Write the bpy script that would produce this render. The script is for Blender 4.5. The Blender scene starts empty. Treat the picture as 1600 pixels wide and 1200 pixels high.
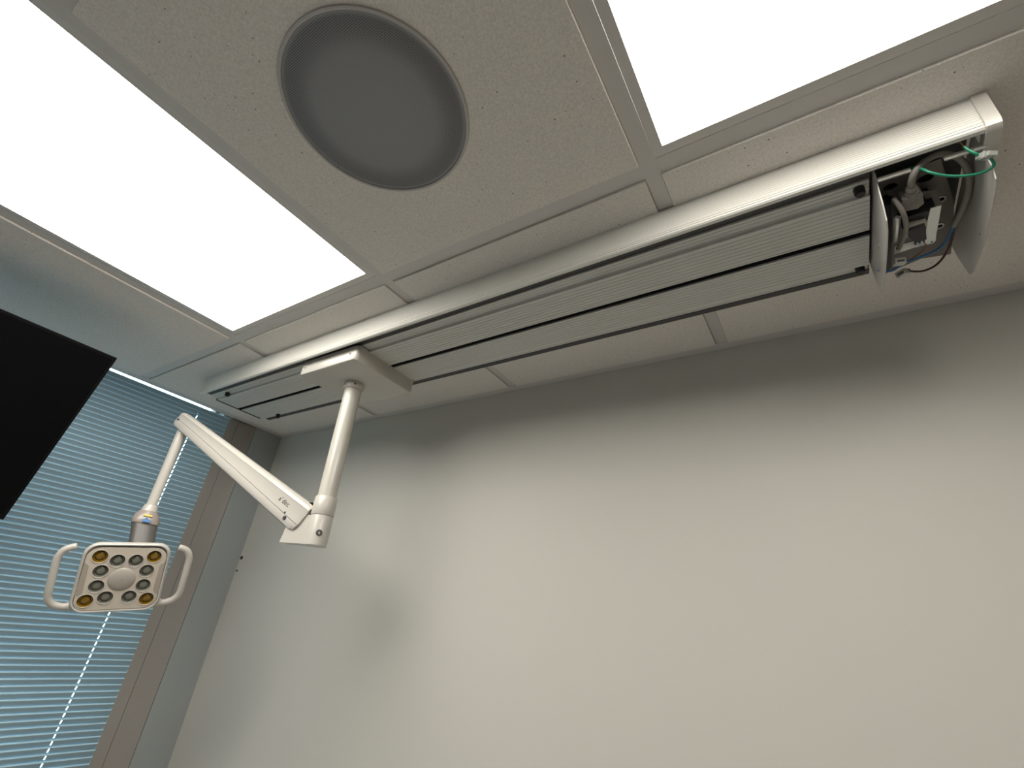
import bpy, bmesh, math, random
from mathutils import Vector, Matrix
random.seed(4)
PI = math.pi
ZC = 2.70                      # ceiling height; all builders below use z = 0 at the ceiling grid, negative downwards
scn = bpy.context.scene
COL = scn.collection

# ------------------------------------------------------------------ camera
F = 741.4776
CX, CY, CZ = 2.00943, -1.10822, -0.68601
RX = Vector((0.84287, 0.52951, 0.09584)); RY = Vector((-0.17718, 0.44125, -0.87972)); RZ = Vector((-0.50811, 0.72451, 0.46574))
cam = bpy.data.cameras.new('camera'); cam.sensor_width = 36; cam.lens = F / 1600 * 36
cam.clip_start = 0.02; cam.clip_end = 100
co = bpy.data.objects.new('camera', cam); COL.objects.link(co)
M = Matrix((RX, -RY, -RZ)).transposed().to_4x4(); M.translation = Vector((CX, CY, CZ + ZC))
co.matrix_world = M
scn.camera = co

# ------------------------------------------------------------------ world, exposure
w = bpy.data.worlds.new('sky'); scn.world = w; w.use_nodes = True
bg = w.node_tree.nodes['Background']; bg.inputs[0].default_value = (0.74, 0.90, 1.0, 1); bg.inputs[1].default_value = 7.0
scn.view_settings.view_transform = 'Standard'; scn.view_settings.look = 'None'
scn.view_settings.gamma = 1; scn.view_settings.use_curve_mapping = False
scn.view_settings.exposure = 0.0
PANEL = 9.6                    # radiance of the ceiling light panels

# ------------------------------------------------------------------ materials
def mat(name, col, rough=0.5, metal=0.0, spec=0.5, coat=0.0, bump=None, noise=None, trans=0.0):
    m = bpy.data.materials.new(name); m.use_nodes = True; nt = m.node_tree; b = nt.nodes['Principled BSDF']
    b.inputs['Base Color'].default_value = (*col, 1); b.inputs['Roughness'].default_value = rough
    b.inputs['Metallic'].default_value = metal; b.inputs['Specular IOR Level'].default_value = spec
    b.inputs['Coat Weight'].default_value = coat; b.inputs['Transmission Weight'].default_value = trans
    tc = nt.nodes.new('ShaderNodeTexCoord')
    if noise:                                   # (scale, second colour, low, high)
        sc, c2, lo, hi = noise
        n = nt.nodes.new('ShaderNodeTexNoise'); n.inputs['Scale'].default_value = sc; n.inputs['Detail'].default_value = 5
        r = nt.nodes.new('ShaderNodeMapRange'); r.inputs['From Min'].default_value = lo; r.inputs['From Max'].default_value = hi
        x = nt.nodes.new('ShaderNodeMix'); x.data_type = 'RGBA'; x.inputs[6].default_value = (*col, 1); x.inputs[7].default_value = (*c2, 1)
        nt.links.new(tc.outputs['Object'], n.inputs['Vector']); nt.links.new(n.outputs['Fac'], r.inputs['Value'])
        nt.links.new(r.outputs['Result'], x.inputs[0]); nt.links.new(x.outputs[2], b.inputs['Base Color'])
    if bump:                                    # (scale, strength, distance)
        n = nt.nodes.new('ShaderNodeTexNoise'); n.inputs['Scale'].default_value = bump[0]; n.inputs['Detail'].default_value = 3
        bp = nt.nodes.new('ShaderNodeBump'); bp.inputs['Strength'].default_value = bump[1]; bp.inputs['Distance'].default_value = bump[2]
        nt.links.new(tc.outputs['Object'], n.inputs['Vector']); nt.links.new(n.outputs['Fac'], bp.inputs['Height'])
        nt.links.new(bp.outputs['Normal'], b.inputs['Normal'])
    return m

def tile_material():
    m = mat('mineral_fibre_tile', (0.60, 0.57, 0.53), 0.9, spec=0.2); nt = m.node_tree; b = nt.nodes['Principled BSDF']
    tc = nt.nodes.new('ShaderNodeTexCoord')
    n = nt.nodes.new('ShaderNodeTexNoise'); n.inputs['Scale'].default_value = 260; n.inputs['Detail'].default_value = 4; n.inputs['Roughness'].default_value = 0.7
    n2 = nt.nodes.new('ShaderNodeTexNoise'); n2.inputs['Scale'].default_value = 9; n2.inputs['Detail'].default_value = 2
    v = nt.nodes.new('ShaderNodeTexVoronoi'); v.inputs['Scale'].default_value = 95; v.inputs['Randomness'].default_value = 1
    v2 = nt.nodes.new('ShaderNodeTexVoronoi'); v2.inputs['Scale'].default_value = 230
    for q in (n, n2, v, v2): nt.links.new(tc.outputs['Object'], q.inputs['Vector'])
    sep = nt.nodes.new('ShaderNodeSeparateColor'); nt.links.new(v.outputs['Color'], sep.inputs[0])
    rad = nt.nodes.new('ShaderNodeMapRange'); rad.inputs['From Min'].default_value = 0.35; rad.inputs['To Min'].default_value = 0.0; rad.inputs['To Max'].default_value = 0.13
    nt.links.new(sep.outputs[0], rad.inputs['Value'])
    lt = nt.nodes.new('ShaderNodeMath'); lt.operation = 'LESS_THAN'; nt.links.new(v.outputs['Distance'], lt.inputs[0]); nt.links.new(rad.outputs[0], lt.inputs[1])
    lt2 = nt.nodes.new('ShaderNodeMath'); lt2.operation = 'LESS_THAN'; lt2.inputs[1].default_value = 0.13; nt.links.new(v2.outputs['Distance'], lt2.inputs[0])
    mx = nt.nodes.new('ShaderNodeMath'); mx.operation = 'MULTIPLY_ADD'; mx.inputs[1].default_value = 0.28
    nt.links.new(lt2.outputs[0], mx.inputs[0]); nt.links.new(lt.outputs[0], mx.inputs[2]); mx.use_clamp = True
    r = nt.nodes.new('ShaderNodeMapRange'); r.inputs['From Min'].default_value = 0.25; r.inputs['From Max'].default_value = 0.75
    nt.links.new(n.outputs['Fac'], r.inputs['Value'])
    a = nt.nodes.new('ShaderNodeMix'); a.data_type = 'RGBA'; a.inputs[6].default_value = (0.64, 0.60, 0.555, 1); a.inputs[7].default_value = (0.88, 0.83, 0.775, 1)
    nt.links.new(r.outputs[0], a.inputs[0])
    c = nt.nodes.new('ShaderNodeMix'); c.data_type = 'RGBA'; c.inputs[7].default_value = (0.22, 0.20, 0.17, 1)
    nt.links.new(mx.outputs[0], c.inputs[0]); nt.links.new(a.outputs[2], c.inputs[6]); nt.links.new(c.outputs[2], b.inputs['Base Color'])
    bp = nt.nodes.new('ShaderNodeBump'); bp.inputs['Strength'].default_value = 0.35; bp.inputs['Distance'].default_value = 0.0008
    nt.links.new(n.outputs['Fac'], bp.inputs['Height']); nt.links.new(bp.outputs['Normal'], b.inputs['Normal'])
    return m

def panel_material(hx, hy):
    # edge-lit diffuser: it gives off a little more light near its lit borders
    m = bpy.data.materials.new('lit_diffuser'); m.use_nodes = True; nt = m.node_tree; nt.nodes.clear()
    out = nt.nodes.new('ShaderNodeOutputMaterial'); e = nt.nodes.new('ShaderNodeEmission'); nt.links.new(e.outputs[0], out.inputs[0])
    tc = nt.nodes.new('ShaderNodeTexCoord'); s = nt.nodes.new('ShaderNodeSeparateXYZ'); nt.links.new(tc.outputs['Object'], s.inputs[0])
    ds = []
    for i, h in ((0, hx), (1, hy)):
        a = nt.nodes.new('ShaderNodeMath'); a.operation = 'ABSOLUTE'; nt.links.new(s.outputs[i], a.inputs[0])
        d = nt.nodes.new('ShaderNodeMath'); d.operation = 'SUBTRACT'; d.inputs[0].default_value = h; nt.links.new(a.outputs[0], d.inputs[1]); ds.append(d)
    mn = nt.nodes.new('ShaderNodeMath'); mn.operation = 'MINIMUM'; nt.links.new(ds[0].outputs[0], mn.inputs[0]); nt.links.new(ds[1].outputs[0], mn.inputs[1])
    r = nt.nodes.new('ShaderNodeMapRange'); r.interpolation_type = 'SMOOTHSTEP'
    r.inputs['From Min'].default_value = 0.0; r.inputs['From Max'].default_value = 0.055; r.inputs['To Min'].default_value = 1.3 * PANEL; r.inputs['To Max'].default_value = PANEL
    nt.links.new(mn.outputs[0], r.inputs['Value']); nt.links.new(r.outputs[0], e.inputs['Strength'])
    e.inputs['Color'].default_value = (1.0, 0.965, 0.885, 1)
    return m

MT = dict(
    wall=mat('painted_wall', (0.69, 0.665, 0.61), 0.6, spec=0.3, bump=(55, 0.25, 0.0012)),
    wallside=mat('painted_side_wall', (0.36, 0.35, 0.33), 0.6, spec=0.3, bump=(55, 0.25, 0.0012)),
    walldark=mat('blue_grey_wall', (0.40, 0.43, 0.435), 0.6, spec=0.3, bump=(55, 0.25, 0.0012)),  # window wall: darker and bluer than the track wall
    floor=mat('vinyl_floor', (0.84, 0.79, 0.74), 0.5, noise=(6, (0.78, 0.73, 0.68), 0.3, 0.7)),
    tile=tile_material(),
    tee=mat('painted_grid_steel', (0.62, 0.59, 0.56), 0.45),
    slab=mat('concrete_slab', (0.3, 0.3, 0.3), 0.9),
    lightframe=mat('light_frame_paint', (0.66, 0.63, 0.60), 0.4),
    white=mat('white_enamel', (0.56, 0.53, 0.485), 0.28, spec=0.5, coat=0.15),
    post=mat('aged_white_enamel', (0.57, 0.545, 0.49), 0.25, coat=0.2, noise=(9, (0.55, 0.515, 0.39), 0.45, 0.75)),
    cover=mat('ribbed_aluminium_paint', (0.74, 0.72, 0.67), 0.38),
    ribs=mat('ribbed_bottom_paint', (0.62, 0.61, 0.575), 0.42),
    dark=mat('dark_channel', (0.05, 0.05, 0.05), 0.5),
    black=mat('black_rubber', (0.012, 0.012, 0.014), 0.45),
    slot=mat('slot_black', (0.004, 0.004, 0.004), 0.9, spec=0.1),
    greyneck=mat('warm_grey_plastic', (0.105, 0.098, 0.088), 0.4),
    switch=mat('pale_switch_cap', (0.33, 0.28, 0.25), 0.3, coat=0.3),
    plate=mat('head_plate_plastic', (0.62, 0.55, 0.47), 0.25, coat=0.4),
    sideplate=mat('side_plate_grey', (0.40, 0.35, 0.30), 0.3, coat=0.3),
    cup=mat('silvered_reflector', (0.42, 0.42, 0.37), 0.22, metal=0.85),
    lens=mat('led_lens', (0.20, 0.20, 0.165), 0.15, coat=0.6),
    ylens=mat('amber_led_lens', (0.25, 0.145, 0.012), 0.15, coat=0.6),
    ycup=mat('amber_reflector', (0.45, 0.27, 0.05), 0.22, metal=0.8),
    centre=mat('centre_lens_plastic', (0.42, 0.385, 0.34), 0.3, coat=0.5),
    steel=mat('zinc_steel', (0.62, 0.63, 0.62), 0.3, metal=0.9),
    darksteel=mat('dark_bolt_steel', (0.10, 0.10, 0.10), 0.3, metal=0.8),
    zinc=mat('dull_galvanised', (0.15, 0.135, 0.125), 0.5, metal=0.2),
    bracketwhite=mat('white_bracket_steel', (0.56, 0.53, 0.49), 0.35),
    greycable=mat('grey_pvc', (0.22, 0.205, 0.185), 0.45),
    cream=mat('cream_plastic', (0.62, 0.58, 0.48), 0.45),
    green=mat('green_pvc', (0.01, 0.20, 0.11), 0.3),
    blue=mat('blue_pvc', (0.05, 0.19, 0.42), 0.35),
    brown=mat('brown_pvc', (0.06, 0.022, 0.018), 0.4),
    copper=mat('copper', (0.75, 0.38, 0.22), 0.3, metal=1),
    clear=mat('clear_connector', (0.75, 0.76, 0.72), 0.12, trans=0.6, coat=0.3),
    connector=mat('pale_connector', (0.52, 0.52, 0.48), 0.4),
    ink=mat('dark_ink', (0.03, 0.03, 0.03), 0.6),
    yink=mat('yellow_print', (0.62, 0.50, 0.08), 0.5),
    bink=mat('blue_print', (0.03, 0.16, 0.42), 0.5),
    screen=mat('tv_screen', (0.003, 0.003, 0.0035), 0.22, spec=0.08),
    tvback=mat('tv_black_plastic', (0.004, 0.004, 0.0045), 0.4, spec=0.1),
    frame=mat('window_frame_paint', (0.36, 0.335, 0.31), 0.55),
    grille=mat('speaker_mesh_paint', (0.17, 0.17, 0.175), 0.6),
    rim=mat('speaker_rim_paint', (0.50, 0.475, 0.46), 0.5),
)

def slat_material():
    m = bpy.data.materials.new('blind_slat'); m.use_nodes = True; nt = m.node_tree; b = nt.nodes['Principled BSDF']
    b.inputs['Base Color'].default_value = (0.29, 0.42, 0.50, 1); b.inputs['Roughness'].default_value = 0.4
    t = nt.nodes.new('ShaderNodeBsdfTranslucent'); t.inputs[0].default_value = (0.45, 0.62, 0.68, 1)
    x = nt.nodes.new('ShaderNodeMixShader'); x.inputs[0].default_value = 0.02
    nt.links.new(b.outputs[0], x.inputs[1]); nt.links.new(t.outputs[0], x.inputs[2]); nt.links.new(x.outputs[0], nt.nodes['Material Output'].inputs[0])
    return m
MT['slat'] = slat_material()
MT['liplight'] = mat('slat_lip_painted_light', (0.58, 0.82, 0.95), 0.35)  # bright line of light along each slat lip, put into its colour
def glass_material():
    m = bpy.data.materials.new('window_glass'); m.use_nodes = True; nt = m.node_tree; nt.nodes.clear()
    out = nt.nodes.new('ShaderNodeOutputMaterial'); t = nt.nodes.new('ShaderNodeBsdfTransparent'); g = nt.nodes.new('ShaderNodeBsdfGlossy'); g.inputs['Roughness'].default_value = 0.02
    t.inputs[0].default_value = (0.88, 0.95, 0.95, 1)
    f = nt.nodes.new('ShaderNodeFresnel'); x = nt.nodes.new('ShaderNodeMixShader')
    nt.links.new(f.outputs[0], x.inputs[0]); nt.links.new(t.outputs[0], x.inputs[1]); nt.links.new(g.outputs[0], x.inputs[2]); nt.links.new(x.outputs[0], out.inputs[0])
    return m
MT['glass'] = glass_material()
def grille_bump(m):
    nt = m.node_tree; b = nt.nodes['Principled BSDF']; tc = nt.nodes.new('ShaderNodeTexCoord')
    v = nt.nodes.new('ShaderNodeTexVoronoi'); v.inputs['Scale'].default_value = 420; v.inputs['Randomness'].default_value = 0.0
    nt.links.new(tc.outputs['Object'], v.inputs['Vector'])
    r = nt.nodes.new('ShaderNodeMapRange'); r.inputs['From Min'].default_value = 0.25; r.inputs['From Max'].default_value = 0.5
    nt.links.new(v.outputs['Distance'], r.inputs['Value'])
    x = nt.nodes.new('ShaderNodeMix'); x.data_type = 'RGBA'; x.inputs[6].default_value = (0.035, 0.035, 0.037, 1); x.inputs[7].default_value = (0.30, 0.298, 0.305, 1)
    nt.links.new(r.outputs[0], x.inputs[0]); nt.links.new(x.outputs[2], b.inputs['Base Color'])
grille_bump(MT['grille'])

# ------------------------------------------------------------------ mesh helpers
def box(bm, x0, x1, y0, y1, z0, z1, bev=0.0):
    g = bmesh.ops.create_cube(bm, size=1)['verts']
    for v in g: v.co = Vector(((x0 + x1) / 2 + v.co.x * (x1 - x0), (y0 + y1) / 2 + v.co.y * (y1 - y0), (z0 + z1) / 2 + v.co.z * (z1 - z0)))
    if bev:
        es = {e for v in g for e in v.link_edges}
        bmesh.ops.bevel(bm, geom=list(es), offset=bev, segments=3, affect='EDGES', profile=0.5)
def frame_of(d):
    d = d.normalized(); up = Vector((0, 0, 1)) if abs(d.z) < 0.95 else Vector((0, 1, 0))
    a = d.cross(up).normalized(); return a, d.cross(a).normalized()
def loft(bm, rings, cap=True):
    L = [[bm.verts.new(p) for p in r] for r in rings]; n = len(L[0])
    for a, b in zip(L, L[1:]):
        for i in range(n): bm.faces.new((a[i], a[(i + 1) % n], b[(i + 1) % n], b[i]))
    if cap:
        bm.faces.new(L[0][::-1]); bm.faces.new(L[-1])
def tube(bm, pts, r, n=12, cap=True):
    pts = [Vector(p) for p in pts]; rs = r if isinstance(r, (list, tuple)) else [r] * len(pts)
    rings = []; a = None
    for i, p in enumerate(pts):
        d = (pts[min(i + 1, len(pts) - 1)] - pts[max(i - 1, 0)]).normalized()
        if a is None: a, _ = frame_of(d)
        a = (a - d * a.dot(d)).normalized(); b = d.cross(a)
        rings.append([p + (a * math.cos(t) + b * math.sin(t)) * rs[i] for t in [2 * PI * k / n for k in range(n)]])
    loft(bm, rings, cap)
def spline(pts, k=8):
    P = [Vector(p) for p in pts]; P = [2 * P[0] - P[1]] + P + [2 * P[-1] - P[-2]]; out = []
    for i in range(1, len(P) - 2):
        for j in range(k):
            t = j / k; a, b, c, d = P[i - 1], P[i], P[i + 1], P[i + 2]
            out.append(0.5 * ((2 * b) + (c - a) * t + (2 * a - 5 * b + 4 * c - d) * t * t + (3 * b - 3 * c + d - a) * t ** 3))
    return out + [P[-2]]
def lathe(bm, prof, O, ax, n=32):          # prof: (radius, distance along ax)
    a, b = frame_of(Vector(ax)); ax = Vector(ax).normalized(); O = Vector(O); L = []
    for r, h in prof:
        if r < 1e-6: L.append([bm.verts.new(O + ax * h)])
        else: L.append([bm.verts.new(O + ax * h + (a * math.cos(t) + b * math.sin(t)) * r) for t in [2 * PI * k / n for k in range(n)]])
    for p, q in zip(L, L[1:]):
        for i in range(n):
            j = (i + 1) % n
            if len(p) == 1 and len(q) == 1: continue
            if len(p) == 1: bm.faces.new((p[0], q[j], q[i]))
            elif len(q) == 1: bm.faces.new((p[i], p[j], q[0]))
            else: bm.faces.new((p[i], p[j], q[j], q[i]))
def prism(bm, poly, d):                    # poly: 3D points, d: thickness vector
    d = Vector(d); A = [Vector(p) for p in poly]; loft(bm, [A, [p + d for p in A]])
def extr_x(bm, prof, x0, x1):              # prof: (y, z) closed outline
    loft(bm, [[(x0, y, z) for y, z in prof], [(x1, y, z) for y, z in prof]])
def holed(bm, loops, to3, thick):          # flat plate with holes; loops are 2D, to3 maps (u, v, t) to 3D
    new = []
    for lp in loops:
        vs = [bm.verts.new(to3(u, v, 0)) for u, v in lp]
        new += [bm.edges.new((vs[i], vs[(i + 1) % len(vs)])) for i in range(len(vs))]
    r = bmesh.ops.triangle_fill(bm, edges=new, use_beauty=True)
    fs = [g for g in r['geom'] if isinstance(g, bmesh.types.BMFace)]
    if thick:
        e = bmesh.ops.extrude_face_region(bm, geom=fs)
        d = Vector(to3(0, 0, thick)) - Vector(to3(0, 0, 0))
        for v in [g for g in e['geom'] if isinstance(g, bmesh.types.BMVert)]: v.co += d
def circ(u, v, r, n=24, ry=None, a0=0): return [(u + r * math.cos(a0 + 2 * PI * k / n), v + (ry or r) * math.sin(a0 + 2 * PI * k / n)) for k in range(n)]
def rrect(hu, vt, vb, r, n=6, taper=0.0):  # rounded rectangle, v from vt to vb
    o = []
    for cu, cv, a in ((hu - r, vb - r, 0), (-hu + r, vb - r, PI / 2), (-hu + r, vt + r, PI), (hu - r, vt + r, 1.5 * PI)):
        for k in range(n + 1):
            t = a + PI / 2 * k / n; v = cv + r * math.sin(t); u = cu + r * math.cos(t)
            o.append((u * (1 + taper * (v - vt) / (vb - vt)), v))
    return o

def obj(name, bm, m, parent=None, smooth=None, origin=None, label=None):
    """links bm as one mesh object; vertices given in room coordinates"""
    bmesh.ops.recalc_face_normals(bm, faces=bm.faces)
    me = bpy.data.meshes.new(name); O = Vector(origin) if origin is not None else None
    if O is None:
        if parent is None:
            cs = [v.co for v in bm.verts]; O = sum(cs, Vector()) / len(cs)
        else: O = Vector(parent['_o'])
    for v in bm.verts: v.co -= O
    if smooth:
        for f in bm.faces: f.smooth = True
        for e in bm.edges:
            if len(e.link_faces) == 2 and e.calc_face_angle(0) > math.radians(smooth): e.smooth = False
    bm.to_mesh(me); bm.free(); me.materials.append(MT[m] if isinstance(m, str) else m)
    o = bpy.data.objects.new(name, me); COL.objects.link(o); o['_o'] = tuple(O)
    place(o, O, parent)
    if label: o['label'] = label
    return o
def place(o, O, parent):
    if parent is not None:
        o.parent = parent; o.location = Vector(O) - Vector(parent['_o'])
    else: o.location = Vector(O) + Vector((0, 0, ZC))
def thing(name, label, cat, O, group=None):
    o = bpy.data.objects.new(name, None); COL.objects.link(o); o.empty_display_size = 0.1; o['_o'] = tuple(O)
    o.location = Vector(O) + Vector((0, 0, ZC)); o['label'] = label; o['category'] = cat
    if group: o['group'] = group
    return o
def tag(o, label, cat, group=None):
    o['label'] = label; o['category'] = cat
    if group: o['group'] = group
    return o
def copy_part(src, O, parent, name=None):
    c = src.copy(); COL.objects.link(c); c['_o'] = tuple(O); place(c, O, parent)
    if name: c.name = name
    return c
def BM(): return bmesh.new()
def struct(name, bm, m, parent=None, smooth=None):
    o = obj(name, bm, m, parent, smooth)
    o['kind'] = 'structure'; return o
def strip(x): return x

# ------------------------------------------------------------------ room shell
X1, Y1, FL = 4.3, -3.7, -ZC
b = BM(); box(b, -0.3, X1 + 0.2, Y1 - 0.2, 0.2, FL - 0.1, FL); struct('floor', b, 'floor')
b = BM(); box(b, -0.3, X1 + 0.2, 0.0, 0.15, FL, 0.12); struct('wall_front', b, 'wall')
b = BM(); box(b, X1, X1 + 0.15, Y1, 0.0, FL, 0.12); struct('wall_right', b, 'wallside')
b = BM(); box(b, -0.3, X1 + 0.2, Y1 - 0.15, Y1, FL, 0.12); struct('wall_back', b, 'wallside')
WT, WB, WR, WL = -0.004, -1.95, -0.122, -2.75          # window opening: top, sill, right edge, left edge
b = BM()
box(b, -0.16, 0.0, WR, 0.0, FL, 0.12, 0.0); box(b, -0.16, 0.0, Y1, WL, FL, 0.12); box(b, -0.16, 0.0, WL, WR, FL, WB)
box(b, -0.16, -0.05, WL, WR, 0.075, 0.12); box(b, -0.05, 0.0, WL, WR, 0.05, 0.12)
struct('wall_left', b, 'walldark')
# window: frame boards, jamb, glass
b = BM()
loft(b, [[(x, y, z) for x, y in ((-0.012, -0.2335), (-0.012, -0.1955), (-0.05, -0.1955), (-0.05, -0.2335))] for z in (WB, -0.001)])
win = struct('window_1', b, 'frame')
b = BM(); loft(b, [[(x, y, z) for x, y in ((-0.014, -0.1935), (-0.010, -0.150), (-0.004, -0.132), (0.0, -0.124), (-0.002, -0.123), (-0.05, -0.123), (-0.05, -0.1935))] for z in (WB, -0.001)])
obj('jamb_board', b, 'frame', win, 30)
b = BM(); box(b, -0.0425, -0.018, -0.196, -0.193, WB, -0.001); obj('joint_strip', b, 'slot', win)
b = BM(); box(b, -0.155, -0.10, WL, -0.20, WB, WB + 0.05); box(b, -0.155, -0.10, WL, -0.20, 0.055, 0.075)
for y in (-0.235, -1.5, WL + 0.025): box(b, -0.155, -0.10, y - 0.025, y + 0.025, WB + 0.05, 0.055)
box(b, -0.10, -0.05, -0.245, -0.1955, WB, 0.075); box(b, -0.16, -0.10, -0.21, WR, WB, 0.075)
obj('sash_frame', b, 'frame', win)
for y0, y1 in ((-1.475, -0.26), (WL + 0.05, -1.525)):
    b = BM(); box(b, -0.130, -0.124, y0, y1, WB + 0.05, 0.055); obj('pane', b, 'glass', win)
b = BM(); box(b, -0.155, 0.03, WL - 0.03, WR, WB - 0.03, WB, 0.004); obj('window_sill', b, 'frame', win)

# ------------------------------------------------------------------ ceiling grid
GX = [0.0, 0.6488, 1.2588, 1.8688, 2.4788, 3.0888, 3.6988, X1]
GY = [0.0, -0.5857, -1.1957, -1.8057, -2.4157, -3.0257, Y1]
WX, WY = 0.0126, 0.0147
TX, TY = 0.048, 0.030                         # wall angle widths on the window wall and the track wall
b = BM(); box(b, -0.3, X1 + 0.2, Y1 - 0.2, 0.2, 0.12, 0.2)
ceil = struct('ceiling', b, 'slab')
b = BM(); box(b, 0.0005, TX, Y1, -0.0005, -0.0012, 0.0008); box(b, 0.0005, 0.0025, Y1, -0.0005, 0.0008, 0.118); struct('trim_1', b, 'tee')
b = BM(); box(b, TX, X1, -TY, -0.0005, -0.0015, 0.0008); box(b, TX, X1, -0.0025, -0.0005, 0.0008, 0.03); struct('trim_2', b, 'tee')
for c in range(1, 7):
    y0 = -TY
    b = BM(); box(b, GX[c] - WX, GX[c] + WX, Y1, y0, 0, 0.0015); box(b, GX[c] - 0.002, GX[c] + 0.002, Y1, y0, 0.0015, 0.035)
    obj('grid_tee', b, 'tee', ceil)
for r in range(1, 6):
    for c in range(7):
        if r == 2 and c == 1: continue
        x0 = GX[c] + WX if c else TX - 0.006; x1 = GX[c + 1] - WX if c < 6 else X1
        b = BM(); box(b, x0 - 0.0, x1 + 0.0, GY[r] - WY, GY[r] + WY, 0.0002, 0.0015); box(b, x0, x1, GY[r] - 0.002, GY[r] + 0.002, 0.0015, 0.03)
        obj('cross_tee', b, 'tee', ceil)
for c in range(7):
    for r in range(6):
        if c in (1, 3) and r == 1 or c == 1 and r == 2: continue
        x0 = GX[c] + WX + 0.001 if c else TX + 0.001; x1 = GX[c + 1] - WX - 0.001 if c < 6 else X1 - 0.02
        y1 = GY[r] - (WY if r else TY) - 0.001; y0 = GY[r + 1] + (WY if r < 5 else 0.0) + 0.001
        z = -0.0045 + random.uniform(-0.0006, 0.0006)
        b = BM(); box(b, x0, x1, y0, y1, z, 0.012, 0.0012)
        obj('ceiling_tile', b, 'tile', ceil, origin=((x0 + x1) / 2 + c * 1.7 - c * 1.7, (y0 + y1) / 2, 0))

# ------------------------------------------------------------------ ceiling light panels
def light_panel(c, top, rows, label, group=None):
    x0, x1 = GX[c] + WX + 0.0008, GX[c + 1] - WX - 0.0008; y1, y0 = GY[top] - WY - 0.0008, GY[rows] + WY + 0.0008
    cx, cy = (x0 + x1) / 2, (y0 + y1) / 2
    t = thing('ceiling_light', label, 'ceiling light', (cx, cy, 0.0), group)
    fw = 0.0155; b = BM()
    for a in ((x0, x0 + fw, y0, y1), (x1 - fw, x1, y0, y1), (x0 + fw, x1 - fw, y0, y0 + fw), (x0 + fw, x1 - fw, y1 - fw, y1)):
        box(b, *a, 0.0008, 0.03)
    obj('frame', b, 'lightframe', t)
    hx, hy = (x1 - x0) / 2 - fw, (y1 - y0) / 2 - fw
    b = BM(); box(b, cx - hx, cx + hx, cy - hy, cy + hy, 0.004, 0.007)
    obj('diffuser', b, panel_material(hx, hy), t)
light_panel(1, 1, 3, 'lit long ceiling light panel in front of the black screen, at left')
light_panel(3, 1, 2, 'lit square ceiling light panel above the wiring end of the track, at right')



# ------------------------------------------------------------------ ceiling speaker
SX, SY = 1.5405, -0.8750
t = thing('ceiling_speaker', 'round grey mesh speaker set in the ceiling tile between both light panels', 'speaker', (SX, SY, -0.005))
b = BM(); lathe(b, [(0.1415, 0.000), (0.1425, -0.0015), (0.1415, -0.0045), (0.1388, -0.0052), (0.1372, -0.004), (0.1372, 0.0)], (SX, SY, -0.0035), (0, 0, 1), 96)
obj('rim', b, 'rim', t, 40)
b = BM(); lathe(b, [(0, -0.0052), (0.09, -0.0048), (0.130, -0.0038), (0.1368, -0.0025), (0.1368, 0.0)], (SX, SY, -0.0035), (0, 0, 1), 96)
obj('mesh_grille', b, 'grille', t, 40)

# ------------------------------------------------------------------ venetian blind
PITCH = 0.0171; SW = 0.0215; TILT = math.radians(73)
bl = thing('venetian_blind', 'pale blue venetian blind with closed slats filling the window', 'window blind', (-0.01, -1.4, 0))
BY0, BY1 = -2.70, -0.2345
HOLES = [-0.3550, -1.40, -2.45]
def slat_bm():
    bm = BM(); ns = 16; ys = [BY0]
    for h in sorted(HOLES): ys += [h - 0.0017, h + 0.0017]
    ys.append(BY1)
    def P(s, y, side):
        # nearly flat blade, inner edge up, with a narrow rolled lip along the inner edge
        u = min(s, 0.8125) / 0.8125 * 0.0160; k = max(0, s - 0.8125) / 0.1875
        x = u * math.cos(TILT); z = u * math.sin(TILT)
        a = TILT + math.radians(42); x += 0.0034 * k * math.cos(a); z += 0.0034 * k * math.sin(a)
        n = TILT if s < 0.82 else a
        return Vector((x - 0.003 + side * math.sin(n), y, z - 0.009 - side * math.cos(n)))
    th = 0.0001; grid = {}
    for k, sd in enumerate((th, -th)):
        for i in range(ns + 1):
            for j, y in enumerate(ys): grid[k, i, j] = bm.verts.new(P(i / ns, y, sd))
    def hole(i, j): return j % 2 == 1 and 4 <= i < 12
    cells = [(i, j) for i in range(ns) for j in range(len(ys) - 1) if not hole(i, j)]
    for i, j in cells:
        bm.faces.new([grid[0, a, c] for a, c in ((i, j), (i + 1, j), (i + 1, j + 1), (i, j + 1))])
        bm.faces.new([grid[1, a, c] for a, c in ((i, j), (i, j + 1), (i + 1, j + 1), (i + 1, j))])
    return bm
NS = int((abs(WB) - 0.03) / PITCH)
b = slat_bm(); zt = -0.0150
for v in b.verts: v.co += Vector((-0.010, 0, zt))
b.faces.ensure_lookup_table()
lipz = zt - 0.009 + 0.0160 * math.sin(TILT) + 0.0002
for f in b.faces: f.material_index = 1 if f.calc_center_median().z > lipz else 0  # lip faces carry the painted-in light line
s0 = obj('slat', b, 'slat', bl, 60, origin=(-0.010, 0, zt)); s0.data.materials.append(MT['liplight'])
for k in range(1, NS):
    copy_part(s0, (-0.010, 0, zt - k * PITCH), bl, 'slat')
b = BM(); box(b, -0.048, -0.026, BY0, BY1, -0.030, -0.0022, 0.001); obj('head_rail', b, 'slat', bl)
b = BM(); box(b, -0.022, -0.002, BY0, BY1, zt - NS * PITCH - 0.012, zt - NS * PITCH, 0.002); obj('bottom_rail', b, 'slat', bl)

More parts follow.
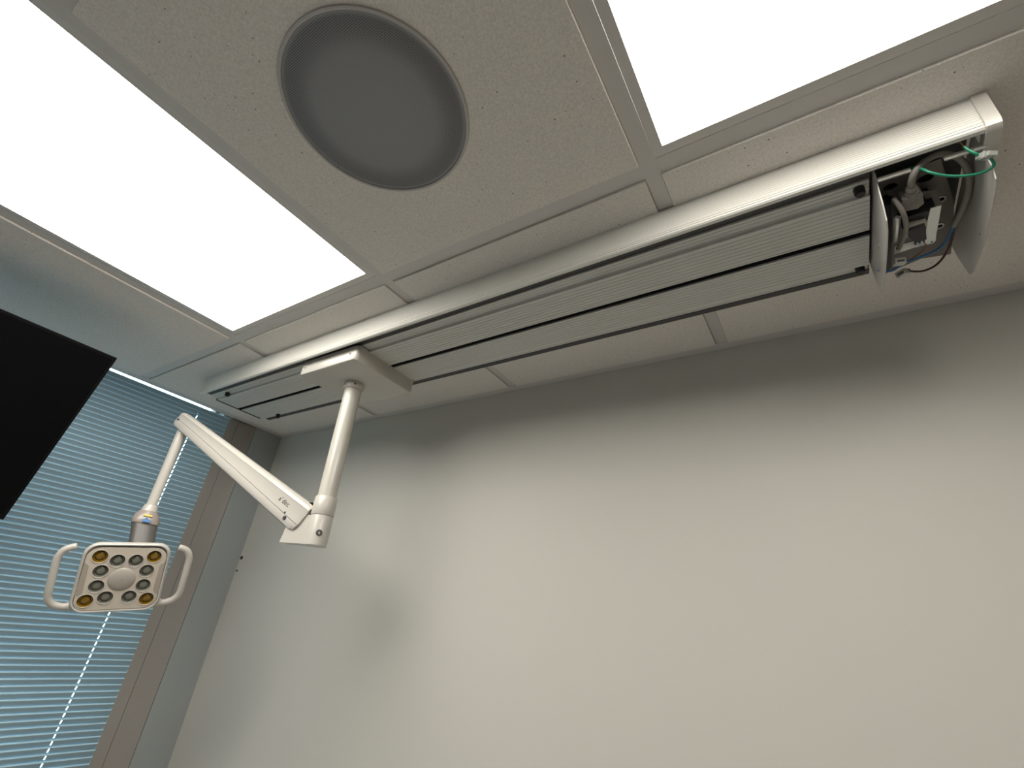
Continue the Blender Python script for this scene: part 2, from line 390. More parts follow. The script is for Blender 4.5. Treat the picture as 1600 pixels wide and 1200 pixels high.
# ------------------------------------------------------------------ television
tp = Vector((0.5143, -0.7841, -0.1459)); td = Vector((-0.4, 0, -0.9165)); th_, tw = 0.45, 0.80
tn = Vector((0.9165, 0, -0.4)); ty = Vector((0, -1, 0))
tv = thing('television', 'black flat television tilted down in front of the blind', 'television', tp + td * th_ / 2 + ty * tw / 2)
def tvp(u, v, n): return tp + ty * u + td * v + tn * n
def tvbox(bm, u0, u1, v0, v1, n0, n1):
    loft(bm, [[tvp(u, v, n) for u, v in ((u0, v0), (u1, v0), (u1, v1), (u0, v1))] for n in (n0, n1)])
b = BM(); tvbox(b, 0, tw, 0, th_, -0.012, -0.0005)
for a in ((0, tw, 0, 0.007), (0, tw, th_ - 0.012, th_), (0, 0.007, 0.007, th_ - 0.012), (tw - 0.007, tw, 0.007, th_ - 0.012)): tvbox(b, *a, -0.0005, 0.001)
obj('bezel', b, 'tvback', tv)
b = BM(); tvbox(b, 0.0072, tw - 0.0072, 0.0072, th_ - 0.0122, -0.0004, 0.0003); obj('screen', b, 'screen', tv)
b = BM(); loft(b, [[tvp(u, v, n) for u, v in ((0.1 + e, 0.1 + e), (tw - 0.1 - e, 0.1 + e), (tw - 0.1 - e, th_ - 0.06 - e), (0.1 + e, th_ - 0.06 - e))] for n, e in ((-0.012, 0), (-0.05, 0.03))]); obj('back_housing', b, 'tvback', tv)
b = BM(); q = tvp(0.4, 0.2, -0.09); tube(b, [(q.x, q.y, -0.006), (q.x, q.y, q.z - 0.03)], 0.017, 20); box(b, q.x - 0.05, q.x + 0.05, q.y - 0.05, q.y + 0.05, -0.0115, -0.0055)
loft(b, [[tvp(u, v, n) for u, v in ((0.34, 0.12), (0.46, 0.12), (0.46, 0.28), (0.34, 0.28))] for n in (-0.05, -0.078)]); obj('ceiling_mount', b, 'tvback', tv, 40)

# ------------------------------------------------------------------ ceiling track
TX0, TX1 = 0.2765, 2.2685
tr = thing('ceiling_track', 'long white ribbed ceiling track carrying the dental light', 'ceiling track', (1.27, -0.36, 0))
prof = [(-0.486, -0.004), (-0.4965, -0.004)]
z = -0.006
while z > -0.050: prof += [(-0.4965, z), (-0.4961, z - 0.0005), (-0.4965, z - 0.0010)]; z -= 0.0042
prof += [(-0.4965, -0.0545), (-0.4953, -0.0549), (-0.4965, -0.0554), (-0.4965, -0.0590), (-0.4950, -0.0595), (-0.4963, -0.0601), (-0.4960, -0.0630), (-0.4935, -0.0652), (-0.4875, -0.0652), (-0.4870, -0.0560), (-0.486, -0.0540)]
b = BM(); extr_x(b, prof, TX0 + 0.012, TX1); obj('side_cover', b, 'cover', tr, 25)
def ribbed(y0, y1, z, lead=0.0, n=8, step0=None, step1=None):
    p = [(y0, z + 0.004), (y0, z)]
    a = y0 + lead
    pt = (y1 - a) / n
    for i in range(n):
        y = a + pt * (i + 0.5); p += [(y - 0.0010, z), (y - 0.0003, z + 0.0011), (y + 0.0003, z + 0.0011), (y + 0.0010, z)]
    p += [(y1, z), (y1, z + 0.004)]
    return p
for nm, y0, y1, z, n in (('edge_strip', -0.4585, -0.433, -0.0515, 3), ('bottom_panel', -0.4300, -0.3575, -0.0580, 8), ('bottom_panel', -0.3430, -0.2725, -0.0580, 8), ('edge_strip', -0.2680, -0.2465, -0.0500, 2)):
    b = BM(); extr_x(b, ribbed(y0, y1, z, 0.002, n), TX0 + 0.004, 2.150); obj(nm, b, 'ribs', tr)
b = BM()
for y0, y1, za, zb in ((-0.4330, -0.4300, -0.0580, -0.0485), (-0.2725, -0.2680, -0.0580, -0.0470)): box(b, TX0 + 0.004, 2.150, y0, y1, za, zb)
obj('panel_step', b, 'ribs', tr)
b = BM(); box(b, TX0 + 0.002, 2.152, -0.4855, -0.232, -0.0475, -0.0065); box(b, 2.152, TX1, -0.4855, -0.232, -0.018, -0.0065); obj('channel_body', b, 'dark', tr)
b = BM(); box(b, TX0 + 0.003, 2.152, -0.356, -0.3445, -0.0550, -0.0476); obj('slot_liner', b, 'slot', tr)
b = BM(); box(b, TX0 + 0.002, 2.152, -0.2464, -0.232, -0.0515, -0.0475, 0.001); obj('far_rail', b, 'dark', tr)
b = BM(); box(b, TX0 - 0.0015, TX0 + 0.0035, -0.4845, -0.2325, -0.0478, -0.0065)
box(b, TX0 - 0.0015, TX0 + 0.0035, -0.434, -0.2665, -0.0595, -0.0478); obj('end_plate', b, 'dark', tr)
b = BM(); extr_x(b, [(-0.4995, -0.001), (-0.4995, -0.058), (-0.4975, -0.0650), (-0.492, -0.0690), (-0.484, -0.0700), (-0.455, -0.0700), (-0.455, -0.058), (-0.474, -0.056), (-0.486, -0.051), (-0.486, -0.001)], TX1 - 0.001, TX1 + 0.0145)
obj('end_cap', b, 'white', tr, 35)
for x, y in ((0.3655, -0.443), (0.3685, -0.2525), (2.1375, -0.4470), (2.1375, -0.2575)):
    b = BM(); lathe(b, [(0, 0.004), (0.0070, 0.004), (0.0074, 0.0), (0.0072, -0.009), (0.0055, -0.012), (0, -0.012)], (x, y, -0.0525), (0, 0, 1), 16)
    obj('rubber_stop', b, 'black', tr, 40)

tr.rotation_euler.z = -0.0065; tr.location.y += 0.0021     # the track hangs a hair out of square with the grid

# ------------------------------------------------------------------ dental light on its carriage
L0 = Vector((0.942, -0.364, -0.1))
dl = thing('dental_light', 'white dental operating light hanging on an arm from the ceiling track', 'dental light', (0.942, -0.364, -0.06))
CB, CT = -0.0985, -0.0560
cx0, cx1, cy0, cy1 = 0.822, 1.060, -0.4665, -0.2500
def car(z, e, rr=0.012, n=5):
    o = []
    for ax, ay, a in ((cx1 - rr - e, cy1 - rr - e, 0), (cx0 + rr + e, cy1 - rr - e, PI / 2), (cx0 + rr + e, cy0 + rr + e, PI), (cx1 - rr - e, cy0 + rr + e, 1.5 * PI)):
        for k in range(n + 1): o.append((ax + rr * math.cos(a + PI / 2 * k / n), ay + rr * math.sin(a + PI / 2 * k / n), z))
    return o
b = BM(); loft(b, [car(CT, 0), car(CB + 0.006, 0), car(CB + 0.002, 0.0015), car(CB, 0.006)]); obj('carriage_cover', b, 'white', dl, 35)
for a in ((-0.4575, -0.434, -0.0600, -0.0535), (-0.2660, -0.252, -0.0600, -0.0505)):
    b = BM(); box(b, cx0 + 0.003, cx1 - 0.002, *a); obj('guide_block', b, 'white', dl)
for x in (cx0 + 0.022, cx1 - 0.026):
    b = BM(); lathe(b, [(0.0022, 0.001), (0.0022, -0.0006), (0, -0.0006)], (x, cy0, -0.078), (0, 1, 0), 10); obj('cover_screw', b, 'dark', dl)
PB = Vector((0.9499, -0.3527, -0.541)); PD = (PB - L0).normalized()
def pz(z): return L0 + PD * ((z - L0.z) / PD.z)
b = BM(); lathe(b, [(0.0265, 0.0), (0.0275, 0.001), (0.0275, 0.0185), (0.0265, 0.0205), (0.0235, 0.0205), (0.0235, 0.0)], pz(CB + 0.0005), PD, 40)
col = obj('collar', b, 'white', dl, 40)
for a in (2.9, 4.35, 5.7):
    d = Vector((math.cos(a), math.sin(a), 0)); b = BM(); lathe(b, [(0, 0.0005), (0.0028, 0.0005), (0.0028, -0.002)], pz(-0.109) + d * 0.0275, d, 10); obj('set_screw', b, 'dark', col)
b = BM(); tube(b, [pz(-0.1), pz(-0.43)], 0.0230, 48); obj('post', b, 'post', dl, 40)
b = BM(); lathe(b, [(0.0235, 0), (0.0268, 0.0), (0.0276, 0.001), (0.0280, 0.045), (0.0274, 0.0462), (0.0235, 0.0462)], pz(-0.4235), PD, 48); obj('sleeve', b, 'white', dl, 40)
b = BM(); lathe(b, [(0.0, 0), (0.0270, 0.0), (0.0274, 0.001), (0.0272, 0.0705), (0.0262, 0.0715), (0, 0.0715)], pz(-0.4705), PD, 48)
hub = obj('hinge_hub', b, 'white', dl, 40)
# arm
def ray(px, py): return RX * ((px - 800) / F) + RY * ((py - 600) / F) + RZ
CAM = Vector((CX, CY, CZ))
K = CAM + ray(286.5, 658) * 1.42
ah = Vector((K.x - 0.948, K.y + 0.3555, 0)).normalized(); nside = Vector((0, 0, 1)).cross(ah).normalized()
if nside.dot(Vector((CX, CY, CZ)) - K) < 0: nside = -nside           # side facing the room
def on_plane(px, py, O, n): r = ray(px, py); return CAM + r * ((O - CAM).dot(n) / r.dot(n))
H = on_plane(474, 810.5, Vector((0.948, -0.3555, -0.47)), nside)
ad = (K - H).normalized(); au = nside.cross(ad)
if au.z < 0: au = -au
AL = (K - H).length
def asec(s, hh, hw, half):
    # half: 'up' (side walls and top) or 'low' (rounded underside); s along the arm
    c = H + ad * s; o = []
    sm = -0.40 + 0.38 * min(max(s / AL, 0), 1)
    pr_ = [(-0.95, sm), (-0.93, 0.55), (-1.0, 0.64), (-0.93, 0.82), (-0.62, 0.97), (-0.2, 1.0), (0.2, 1.0), (0.62, 0.97), (0.93, 0.82), (1.0, 0.64), (0.93, 0.55), (0.95, sm)] if half == 'up' else \
          [(0.97, sm - 0.03), (0.97, -0.66), (0.80, -0.88), (0.5, -0.98), (0.0, -1.0), (-0.5, -0.98), (-0.80, -0.88), (-0.97, -0.66), (-0.97, sm - 0.03)]
    return [c + nside * (u * hw) + au * (v * hh) for u, v in pr_]
def rad(s):
    t = s / AL; return 0.0395 - 0.0150 * t, 0.0235 - 0.0065 * t
S = [-0.014, -0.008, 0.0] + [AL * k / 12 for k in range(1, 12)] + [AL, AL + 0.008, AL + 0.014]
def arm_half(half):
    bm = BM(); rings = []
    for s in S:
        hh, hw = rad(min(max(s, 0), AL)); e = 1.0
        if s < 0: e = 0.93 if s < -0.01 else 0.985
        if s > AL: e = 0.74 if s > AL + 0.01 else 0.93
        r = asec(s, hh * e, hw * e, half)
        if s <= 0:      # rounded-off lower corner at the hinge end
            r = [p + ad * (0.010 * max(0, ((H - p).dot(au) / hh)) ** 2) - ad * 0.0 for p in r]
        rings.append(r)
    loft(bm, rings); return bm
arm = obj('arm_cover', arm_half('up'), 'white', dl, 35)
obj('arm_underside', arm_half('low'), 'white', arm, 35)
for s, v, r in ((0.030, -0.52, 0.0052), (0.040, -0.30, 0.0022)):
    b = BM(); hh, hw = rad(s); lathe(b, [(0, 0.0012), (r, 0.0010), (r, -0.002)], H + ad * s + nside * hw * 0.965 + au * hh * (v - (0.04 if v < -0.4 else 0)), nside, 16); obj('arm_screw', b, 'ink', arm, 40)
b = BM(); hh, hw = rad(AL); lathe(b, [(0, 0.0012), (0.0030, 0.0010), (0.0030, -0.002)], H + ad * (AL - 0.0) + nside * hw + au * hh * -0.1, nside, 12)
obj('arm_screw', b, 'ink', arm, 40)
# flange joining hub and arm
b = BM(); c0 = pz(-0.50); 
def fl(s, z): q = pz(z); return q + ah * s
loft(b, [[p + nside * w for p in (fl(0.012, -0.4715), fl(0.048, -0.4715), fl(0.078, -0.490), fl(0.088, -0.5405), fl(0.012, -0.5405))] for w in (-0.017, 0.017)])
obj('arm_bracket', b, 'white', hub)
b = BM(); box(b, 0, 0.012, -0.012, 0.012, 0, 0.03); m4 = Matrix((ah, nside, Vector((0, 0, 1)))).transposed().to_4x4(); m4.translation = pz(-0.47) + ah * 0.026; bmesh.ops.transform(b, matrix=m4, verts=b.verts); obj('hinge_gap', b, 'slot', hub)
sd = (nside * 0.45 + Vector((0.95, -0.25, 0))).normalized()
b = BM(); lathe(b, [(0, 0.0003), (0.0035, 0.0003), (0.0035, 0.0025), (0.0065, 0.0025), (0.0075, 0.0005), (0.0075, -0.004)], pz(-0.513) + sd * 0.0268, sd, 18); hb = obj('hub_bolt', b, 'steel', hub, 40); hb.data.materials[0] = MT['darksteel']
# lettering on the arm
def text_on(s, body, size, org, xd, yd, parent, m='ink'):
    cu = bpy.data.curves.new('lettering', 'FONT'); cu.body = body; cu.size = size; cu.extrude = 0.0001
    to = bpy.data.objects.new('tmp', cu); COL.objects.link(to)
    dg = bpy.context.evaluated_depsgraph_get(); me = bpy.data.meshes.new_from_object(to.evaluated_get(dg)); bpy.data.objects.remove(to)
    bm = BM(); bm.from_mesh(me); bpy.data.meshes.remove(me)
    zd = xd.cross(yd); m4 = Matrix((xd, yd, zd)).transposed().to_4x4(); m4.translation = org; bmesh.ops.transform(bm, matrix=m4, verts=bm.verts)
    return obj(s, bm, m, parent)
hh, hw = rad(0.075); lo = H + ad * 0.082 + nside * (hw * 0.945 + 0.0004) + au * 0.001
text_on('lettering', 'a', 0.0165, lo, -ad, au, arm)
text_on('lettering', 'dec', 0.018, lo - ad * 0.0130, -ad, au, arm)
b = BM(); 
for (s0, s1, v0, v1) in ((0.0080, 0.0086, 0.008, 0.0125), (0.0086, 0.0118, 0.0119, 0.0125)):
    loft(b, [[lo - ad * s + au * v + nside * w for s, v in ((s0, v0), (s1, v0), (s1, v1), (s0, v1))] for w in (0, 0.0003)])
obj('logo_mark', b, 'ink', arm)
# drop rod, collar, switch, neck
ndir = ray(186, 904); ndir = Vector((ndir.x, ndir.y, 0)).normalized()
RT = on_plane(278, 690, K, ndir); RB = on_plane(236.5, 790, K, ndir); rd = (RB - RT).normalized()
RC = on_plane(232.3, 800, K, ndir)
b = BM(); tube(b, [RT - rd * 0.035, RB], 0.0128, 32); obj('drop_rod', b, 'white', dl, 40)
b = BM(); lathe(b, [(0.0128, 0), (0.0158, 0.0), (0.0168, 0.002), (0.0195, (RC - RB).length), (0, (RC - RB).length)], RB, rd, 32); obj('rod_collar', b, 'white', dl, 40)
th9 = math.radians(9.0); cdir = ray(186, 904).normalized(); hx = cdir.cross(Vector((0, 0, 1))).normalized(); hy = cdir.cross(hx)
HU = Vector((0.3416, 0.9268, 0.1564)); HV = Vector((-0.2872, 0.2614, -0.9215)); HN = Vector((0.8949, -0.2698, -0.3555))
HO = Vector((0.4844, -0.5505, -0.6595)) + hx * 0.0055 + Vector((0, 0, 0.0028))
HU.normalize(); HN = (HN - HU * HN.dot(HU)).normalized(); HV = HU.cross(HN); HV = HV if HV.z < 0 else -HV
def hp(u, v, n): return HO + HU * (u * 0.001) + HV * (v * 0.001) + HN * (n * 0.001)
A = RC; Bn = on_plane(221, 852, hp(0, -72, -42), ndir)
def ering(c, ru, rv, n=28, p=2.6):
    o = []
    for k in range(n):
        t = 2 * PI * k / n; cc, ss = math.cos(t), math.sin(t)
        o.append(c + hx * (ru * math.copysign(abs(cc) ** (2 / p), cc)) + Vector((cdir.x, cdir.y, 0)).normalized() * (rv * math.copysign(abs(ss) ** (2 / p), ss)))
    return o
q = on_plane(226, 819, K.lerp(HO, 0.15), ndir)
b = BM(); loft(b, [ering(A + Vector((0, 0, 0.001)), 0.021, 0.021), ering(A.lerp(q, 0.2), 0.0265, 0.024), ering(A.lerp(q, 0.5), 0.0305, 0.027), ering(A.lerp(q, 0.8), 0.0325, 0.028), ering(q, 0.0315, 0.0265)])
sw = obj('switch_cap', b, 'switch', dl, 50)
b = BM(); loft(b, [ering(q, 0.0305, 0.0245), ering(q.lerp(Bn, 0.3), 0.0290, 0.023), ering(q.lerp(Bn, 0.65), 0.0288, 0.021), ering(Bn, 0.0288, 0.019)])
obj('neck', b, 'greyneck', dl, 50)
fd = -Vector((cdir.x, cdir.y, 0)).normalized()
def patch(name, m, pts):
    b = BM(); prism(b, pts, fd * 0.001); obj(name, b, m, sw)
def swp(a, t): return A.lerp(q, t) + hx * a + fd * (0.0255 + 0.0055 * t)
patch('yellow_mark', 'yink', [swp(a, t) for a, t in ((-0.007, 0.30), (0.009, 0.30), (0.012, 0.46), (-0.010, 0.46))])
patch('blue_mark', 'bink', [swp(a, t) for a, t in ((-0.008, 0.70), (0.010, 0.70), (0.010, 0.92), (-0.008, 0.92))])
patch('blue_mark', 'bink', [swp(a, t) for a, t in ((0.0, 0.54), (0.004, 0.60), (0.0, 0.66), (-0.004, 0.60))])
# head
head_rings = []
for n_, e in ((-34, 30), (-32, 20), (-24, 8), (-12, 1.5), (-3, 0), (2, 1.5), (4.0, 4.0), (3.0, 6.5), (-7.5, 7.2)):
    head_rings.append([hp(u, v, n_) for u, v in rrect(88.5 - e, -91 + e, 80 - e, max(30 - e * 0.5, 8), 8, 0.02)])
b = BM(); loft(b, head_rings); head = obj('light_head', b, 'white', dl, 40)
LED = [(-54.5, -58, 1), (54.5, -58, 1), (-18.5, -47.5, 0), (18.5, -47.5, 0), (-46, -22, 0), (46, -22, 0), (-46.5, 14.5, 0), (46.5, 14.5, 0), (-23.5, 42.5, 0), (23.5, 42.5, 0), (-60.5, 49, 1), (60.5, 49, 1)]
outline = rrect(80.6, -80, 72, 25, 6, 0.02)
for u, v, y in LED: pass
b = BM(); holed(b, [outline] + [circ(u, v, 15.4) for u, v, y in LED], lambda u, v, t: hp(u, v, 2.5 + t), -2.5)
obj('front_plate', b, 'plate', head)
for u, v, y in LED:
    b = BM(); lathe(b, [(0.0152, 0.0026), (0.0168, 0.0026), (0.0170, 0.0034), (0.0160, 0.0038), (0.0153, 0.0032)], hp(u, v, 0), HN, 24); r_ = obj('lens_rim', b, 'white', head, 50)
    b = BM(); lathe(b, [(0.0156, 0.0030), (0.0146, -0.0015), (0.0120, -0.0055), (0.0095, -0.0060), (0.0085, -0.0020), (0.0055, -0.0002), (0, 0.0006)], hp(u, v, 0), HN, 24)
    obj('led_lens', b, 'ylens' if y else 'lens', head, 25, label='amber led lens' if y else None)
b = BM(); lathe(b, [(0.0, 0.0085), (0.012, 0.0078), (0.021, 0.0058), (0.0275, 0.0034), (0.0285, 0.0022)], hp(0, -1, 0), HN, 48); cl = obj('centre_lens', b, 'centre', head, 40)
b = BM(); lathe(b, [(0.0, 0.0092), (0.0010, 0.0090), (0.0010, 0.0080)], hp(0, -1, 0), HN, 10); obj('sensor_dot', b, 'ink', cl)
for sgn in (-1, 1):
    pts = [(80.5 * sgn, -44), (71 * sgn, -36), (70 * sgn, 28), (77 * sgn, 36), (83 * sgn, 34)]
    b = BM(); prism(b, [hp(u, v, 2.4) for u, v in pts], HN * 0.0010); obj('side_panel', b, 'sideplate', head)
    P = [(82, 66, -14), (102, 66, -12), (120, 58, -9), (130, 42, -6), (132, 15, -4), (133, -30, -4), (132, -54, -4), (124, -71, -4), (110, -78.5, -4), (102, -80, -4)]
    sp = spline([hp(u * sgn, v, n_) for u, v, n_ in P], 6)
    rr = [0.0085 - 0.0005 * min(1, k / 10) for k in range(len(sp))]; rr[-1] = 0.003; rr[-2] = 0.0062; rr[-3] = 0.0075
    rr[0] = 0.011; rr[1] = 0.0105; rr[2] = 0.010; rr[3] = 0.0095
    b = BM(); tube(b, sp, rr, 16); obj('handle', b, 'white', head, 60)

# ------------------------------------------------------------------ wiring bay at the right end of the track
def az(px, py, z): r = ray(px, py); return CAM + r * ((z - CZ) / r.z)
def axp(px, py, x): r = ray(px, py); return CAM + r * ((x - CX) / r.x)
pb = thing('power_bracket', 'open metal bracket with switch and socket at the right end of the track', 'bracket', (2.21, -0.35, -0.02))
XL, XR = 2.1545, 2.2700
plateL = [(-0.473, -0.0555), (-0.466, -0.074), (-0.457, -0.102), (-0.447, -0.122), (-0.432, -0.130), (-0.400, -0.132), (-0.350, -0.131), (-0.300, -0.129), (-0.275, -0.124), (-0.263, -0.110), (-0.259, -0.085), (-0.257, -0.060), (-0.257, -0.030), (-0.470, -0.030)]
b = BM(); prism(b, [(XL, y, z) for y, z in plateL], (0.0016, 0, 0)); sp_ = obj('side_plate', b, 'bracketwhite', pb)
b = BM(); 
lathe(b, [(0, -0.0026), (0.0045, -0.0020), (0.0062, 0.0005)], (XL, -0.366, -0.095), (1, 0, 0), 16)
lathe(b, [(0, 0.0048), (0.0045, 0.0042), (0.0062, 0.0016)], (XL, -0.366, -0.095), (1, 0, 0), 16); obj('rivet', b, 'steel', sp_, 60)
plateR = [(-0.461, -0.0465), (-0.461, -0.070), (-0.459, -0.096), (-0.453, -0.110), (-0.437, -0.117), (-0.394, -0.123), (-0.353, -0.127), (-0.314, -0.125), (-0.270, -0.120), (-0.254, -0.113), (-0.246, -0.092), (-0.239, -0.064), (-0.236, -0.045), (-0.236, -0.022), (-0.461, -0.022)]
b = BM(); prism(b, [(XR, y, z) for y, z in plateR], (0.0014, 0, 0)); obj('side_plate', b, 'bracketwhite', pb)
b = BM(); lathe(b, [(0, 0.0006), (0.0012, 0.0004), (0.0012, 0)], axp(1531, 366, XR), (-1, 0, 0), 10); obj('plate_hole', b, 'ink', pb)
zb = -0.040
def P2(px, py, z=zb): q = az(px, py, z); return (q.x, q.y)
out = [P2(1372, 284), P2(1470, 248), P2(1483, 290), P2(1490, 315), P2(1491, 340), P2(1490, 396), P2(1440, 404), P2(1383, 428)]
holes = [circ(*P2(1391, 292), 0.0085, 16, 0.0065), circ(*P2(1388, 312), 0.006, 14, 0.008), circ(*P2(1478, 281), 0.0105, 16), circ(*P2(1470, 311), 0.0042, 14), circ(*P2(1467, 353), 0.0042, 14)]
out = [(max(2.157, min(2.2695, x)), y) for x, y in out]
holes[2] = circ(*P2(1446, 279), 0.0100, 18, 0.0075)
b = BM(); holed(b, [out] + holes, lambda u, v, t: Vector((u, v, zb + t)), 0.0016); obj('back_plate', b, 'zinc', pb)
b = BM()
for px, py in ((1470, 311), (1467, 353)):
    x, y = P2(px, py); lathe(b, [(0.0042, 0), (0.0062, 0), (0.0066, -0.0012), (0.0046, -0.0014), (0.0042, 0)], (x, y, zb), (0, 0, 1), 16)
obj('hole_rim', b, 'steel', pb, 50)
for x0, x1 in ((2.1555, 2.1925), (2.2275, 2.2700)):
    b = BM(); box(b, x0, x1, -0.4750, -0.4728, -0.0725, -0.0655); obj('flange_lip', b, 'bracketwhite', pb)
b = BM(); box(b, 2.190, 2.2235, -0.398, -0.352, -0.085, zb, 0.001); obj('socket_block', b, 'black', pb)
# zinc bracket around the switch
zk = -0.086
b = BM(); prism(b, [az(px, py, zk) for px, py in ((1454, 326), (1471, 321), (1467, 345), (1463, 366), (1446, 371), (1448, 350))], (0, 0, 0.0014)); obj('switch_bracket', b, 'steel', pb)
b = BM(); prism(b, [az(px, py, zk + 0.002) for px, py in ((1446, 371), (1463, 366), (1462, 376), (1458, 380), (1425, 388), (1397, 398), (1398, 385))], (0, 0, 0.0014)); obj('bracket_foot', b, 'steel', pb)
b = BM(); lathe(b, [(0, -0.0007), (0.0013, -0.0006), (0.0013, 0.001)], az(1456, 378, zk + 0.002), (0, 0, 1), 10); obj('bracket_hole', b, 'ink', pb)
b = BM(); prism(b, [az(px, py, -0.062) for px, py in ((1440, 300), (1462, 297), (1473, 321), (1454, 327))], (0, 0, 0.0014)); obj('bracket_shelf', b, 'zinc', pb)
b = BM(); prism(b, [az(px, py, -0.092) for px, py in ((1417, 354), (1448, 346), (1450, 352), (1444, 356), (1420, 363), (1418, 372), (1414, 370))], (0, 0, 0.01)); obj('switch_base', b, 'cream', pb)
b = BM(); prism(b, [az(px, py, -0.098) for px, py in ((1421, 361), (1446, 353), (1448, 374), (1430, 380), (1422, 372))], (0, 0, 0.016)); ms = obj('micro_switch', b, 'black', pb)
for k in range(3):
    q0 = az(1431 + k * 6.5, 380 - k * 2.2, -0.096); b = BM(); box(b, q0.x - 0.0012, q0.x + 0.0012, q0.y - 0.002, q0.y + 0.004, q0.z, q0.z + 0.004); obj('terminal', b, 'black', ms)
b = BM(); q1, q2 = az(1402, 339, -0.092), az(1399, 377, -0.092); tube(b, [q1, q1.lerp(q2, 0.05), q2.lerp(q1, 0.05), q2], [0.003, 0.0048, 0.0048, 0.003], 14); obj('steel_pin', b, 'steel', pb, 50)
b = BM(); prism(b, [az(px, py, -0.072) for px, py in ((1385, 322), (1392, 318), (1394, 345), (1393, 418), (1382, 428), (1383, 380), (1386, 350))], (0, 0, 0.02)); obj('black_guide', b, 'black', pb)
b = BM(); tube(b, spline([az(1396, 310, -0.075), az(1405, 322, -0.088), az(1413, 338, -0.098), az(1416, 356, -0.10), az(1411, 374, -0.098), az(1404, 388, -0.09)]), 0.0034, 12); obj('lever_arm', b, 'greycable', pb, 60)
b = BM(); tube(b, spline([az(1443, 378, -0.094), az(1447, 384, -0.094), az(1440, 393, -0.096), az(1428, 402, -0.10), az(1413, 413, -0.105)]), 0.0007, 6); obj('thin_red_lead', b, mat('red_pvc', (0.22, 0.05, 0.03), 0.4), pb)

# grey power cable with plug, splitting into two conductors
pc = thing('power_cable', 'grey moulded power cable looping over the open bracket, split into blue and brown ends', 'cable', (2.22, -0.40, -0.06))
b = BM(); tube(b, spline([az(1424, 300, -0.075), az(1424, 284, -0.078), az(1431, 266, -0.072), az(1446, 251, -0.058), az(1468, 241, -0.046), az(1492, 244, -0.044), az(1508, 258, -0.05), az(1514, 280, -0.058), az(1511, 305, -0.066), az(1502, 330, -0.07), az(1490, 353, -0.072)], 8), 0.0043, 14); obj('cable_sheath', b, 'greycable', pc, 60)
b = BM()
qa, qb = az(1425, 308, -0.076), az(1424, 291, -0.078)
tube(b, [qb, qb.lerp(qa, .2), qb.lerp(qa, .22), qb.lerp(qa, .4), qb.lerp(qa, .42), qb.lerp(qa, .7), qb.lerp(qa, .72), qa], [.0052, .0072, .0060, .0064, .0082, .0086, .0074, .0092], 18)
pl = [az(px, py, -0.084) for px, py in ((1410, 313), (1442, 303), (1444, 318), (1434, 326), (1412, 331), (1408, 322))]
prism(b, pl, (0, 0, 0.018)); obj('plug', b, 'greycable', pc, 30)
b = BM(); tube(b, spline([az(1490, 350, -0.072), az(1484, 366, -0.078), az(1472, 384, -0.085), az(1455, 395, -0.092), az(1432, 404, -0.10), az(1412, 411, -0.105), az(1398, 421, -0.108), az(1386, 424, -0.106), az(1372, 422, -0.100)]), 0.0018, 10); obj('blue_conductor', b, 'blue', pc, 60)
b = BM(); tube(b, spline([az(1489, 352, -0.070), az(1487, 372, -0.074), az(1479, 394, -0.08), az(1464, 413, -0.088), az(1444, 423, -0.095), az(1425, 424, -0.10), az(1419, 421, -0.10)]), 0.0017, 10); br = obj('brown_conductor', b, 'brown', pc, 60)
b = BM(); tube(b, [az(1420, 422, -0.10), az(1414, 426, -0.101), az(1409, 426, -0.101)], [0.0011, 0.0009, 0.0004], 8); obj('copper_tip', b, 'copper', br)
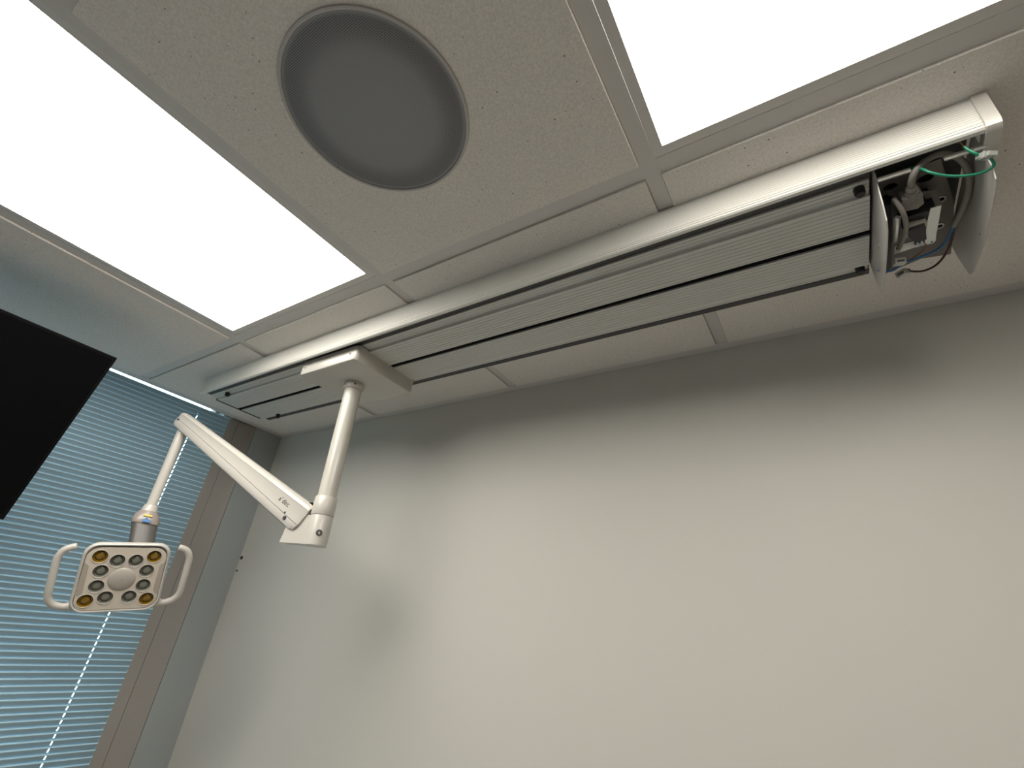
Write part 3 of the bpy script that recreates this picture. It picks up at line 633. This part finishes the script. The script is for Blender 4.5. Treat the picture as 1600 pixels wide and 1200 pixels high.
# green earth wire
ew = thing('earth_wire', 'green earth wire looping across the bracket to the track cover', 'wire', (2.24, -0.46, -0.09))
b = BM(); tube(b, spline([az(1424, 262, -0.060), az(1440, 264, -0.075), az(1455, 270, -0.088), az(1478, 274.5, -0.096), az(1505, 275, -0.100), az(1530, 271, -0.100), az(1547, 264, -0.098), az(1553, 257, -0.096), az(1550, 250, -0.093), az(1542, 243, -0.088)]), 0.0018, 10)
tube(b, spline([az(1538, 245, -0.088), az(1524, 240, -0.083), az(1514, 235, -0.076), az(1506, 229, -0.068)]), 0.0018, 10); obj('green_insulation', b, 'green', ew, 60)
b = BM(); tube(b, [az(1506, 229, -0.068), az(1500, 223, -0.0595), az(1497, 221, -0.055)], [0.0010, 0.0010, 0.0022], 8); obj('copper_end', b, 'copper', ew)
b = BM(); qc = az(1540, 243, -0.088)
box(b, -0.0055, 0.0055, -0.0042, 0.0042, -0.0045, 0.0045, 0.0012); box(b, -0.0025, 0.0085, -0.0075, 0.001, -0.003, 0.003, 0.001); box(b, -0.007, 0.001, 0.000, 0.0075, -0.003, 0.003, 0.001)
bmesh.ops.transform(b, matrix=Matrix.Translation(qc) @ Matrix.Rotation(0.5, 4, 'Z') @ Matrix.Rotation(0.5, 4, 'X'), verts=b.verts); obj('clear_splice', b, 'clear', ew)
# two push-in connectors
for (px, py, rzz, lab) in ((1405, 409, 0.25, 'pale push-in wire connector, upper one, under the silver pin'), (1410, 427, -0.65, 'pale push-in wire connector, lower one, hanging on the blue wire')):
    qq = az(px, py, -0.108)
    t = thing('wire_connector', lab, 'connector', qq)
    Mx = Matrix.Translation(qq) @ Matrix.Rotation(rzz, 4, 'Z') @ Matrix.Rotation(0.35, 4, 'X')
    b = BM(); box(b, -0.0075, 0.0075, -0.0058, 0.0058, -0.005, 0.005, 0.0008); bmesh.ops.transform(b, matrix=Mx, verts=b.verts); obj('connector_body', b, 'connector', t)
    b = BM(); box(b, -0.0045, 0.005, -0.0061, -0.0057, -0.0022, 0.0012); bmesh.ops.transform(b, matrix=Mx, verts=b.verts); obj('printed_mark', b, mat('grey_print', (0.12, 0.12, 0.12), 0.6), t)

# small dark wall plug by the corner
b = BM(); lathe(b, [(0, 0.004), (0.0055, 0.0035), (0.007, 0.0005), (0.007, 0)], (0.014, -0.0002, -0.517), (0, -1, 0), 16); tag(obj('wall_plug', b, 'black', None, 50), 'small round black plug on the grey wall next to the corner', 'wall plug')
b = BM(); lathe(b, [(0, 0.003), (0.003, 0.0025), (0.004, 0.0005), (0.004, 0)], (0.012, -0.0002, -0.566), (0, -1, 0), 12); tag(obj('screw_hole_cap', b, 'black', None, 50), 'tiny dark screw cap on the wall just below the black plug', 'screw cap')

for o in list(bpy.data.objects):
    if '_o' in o: del o['_o']
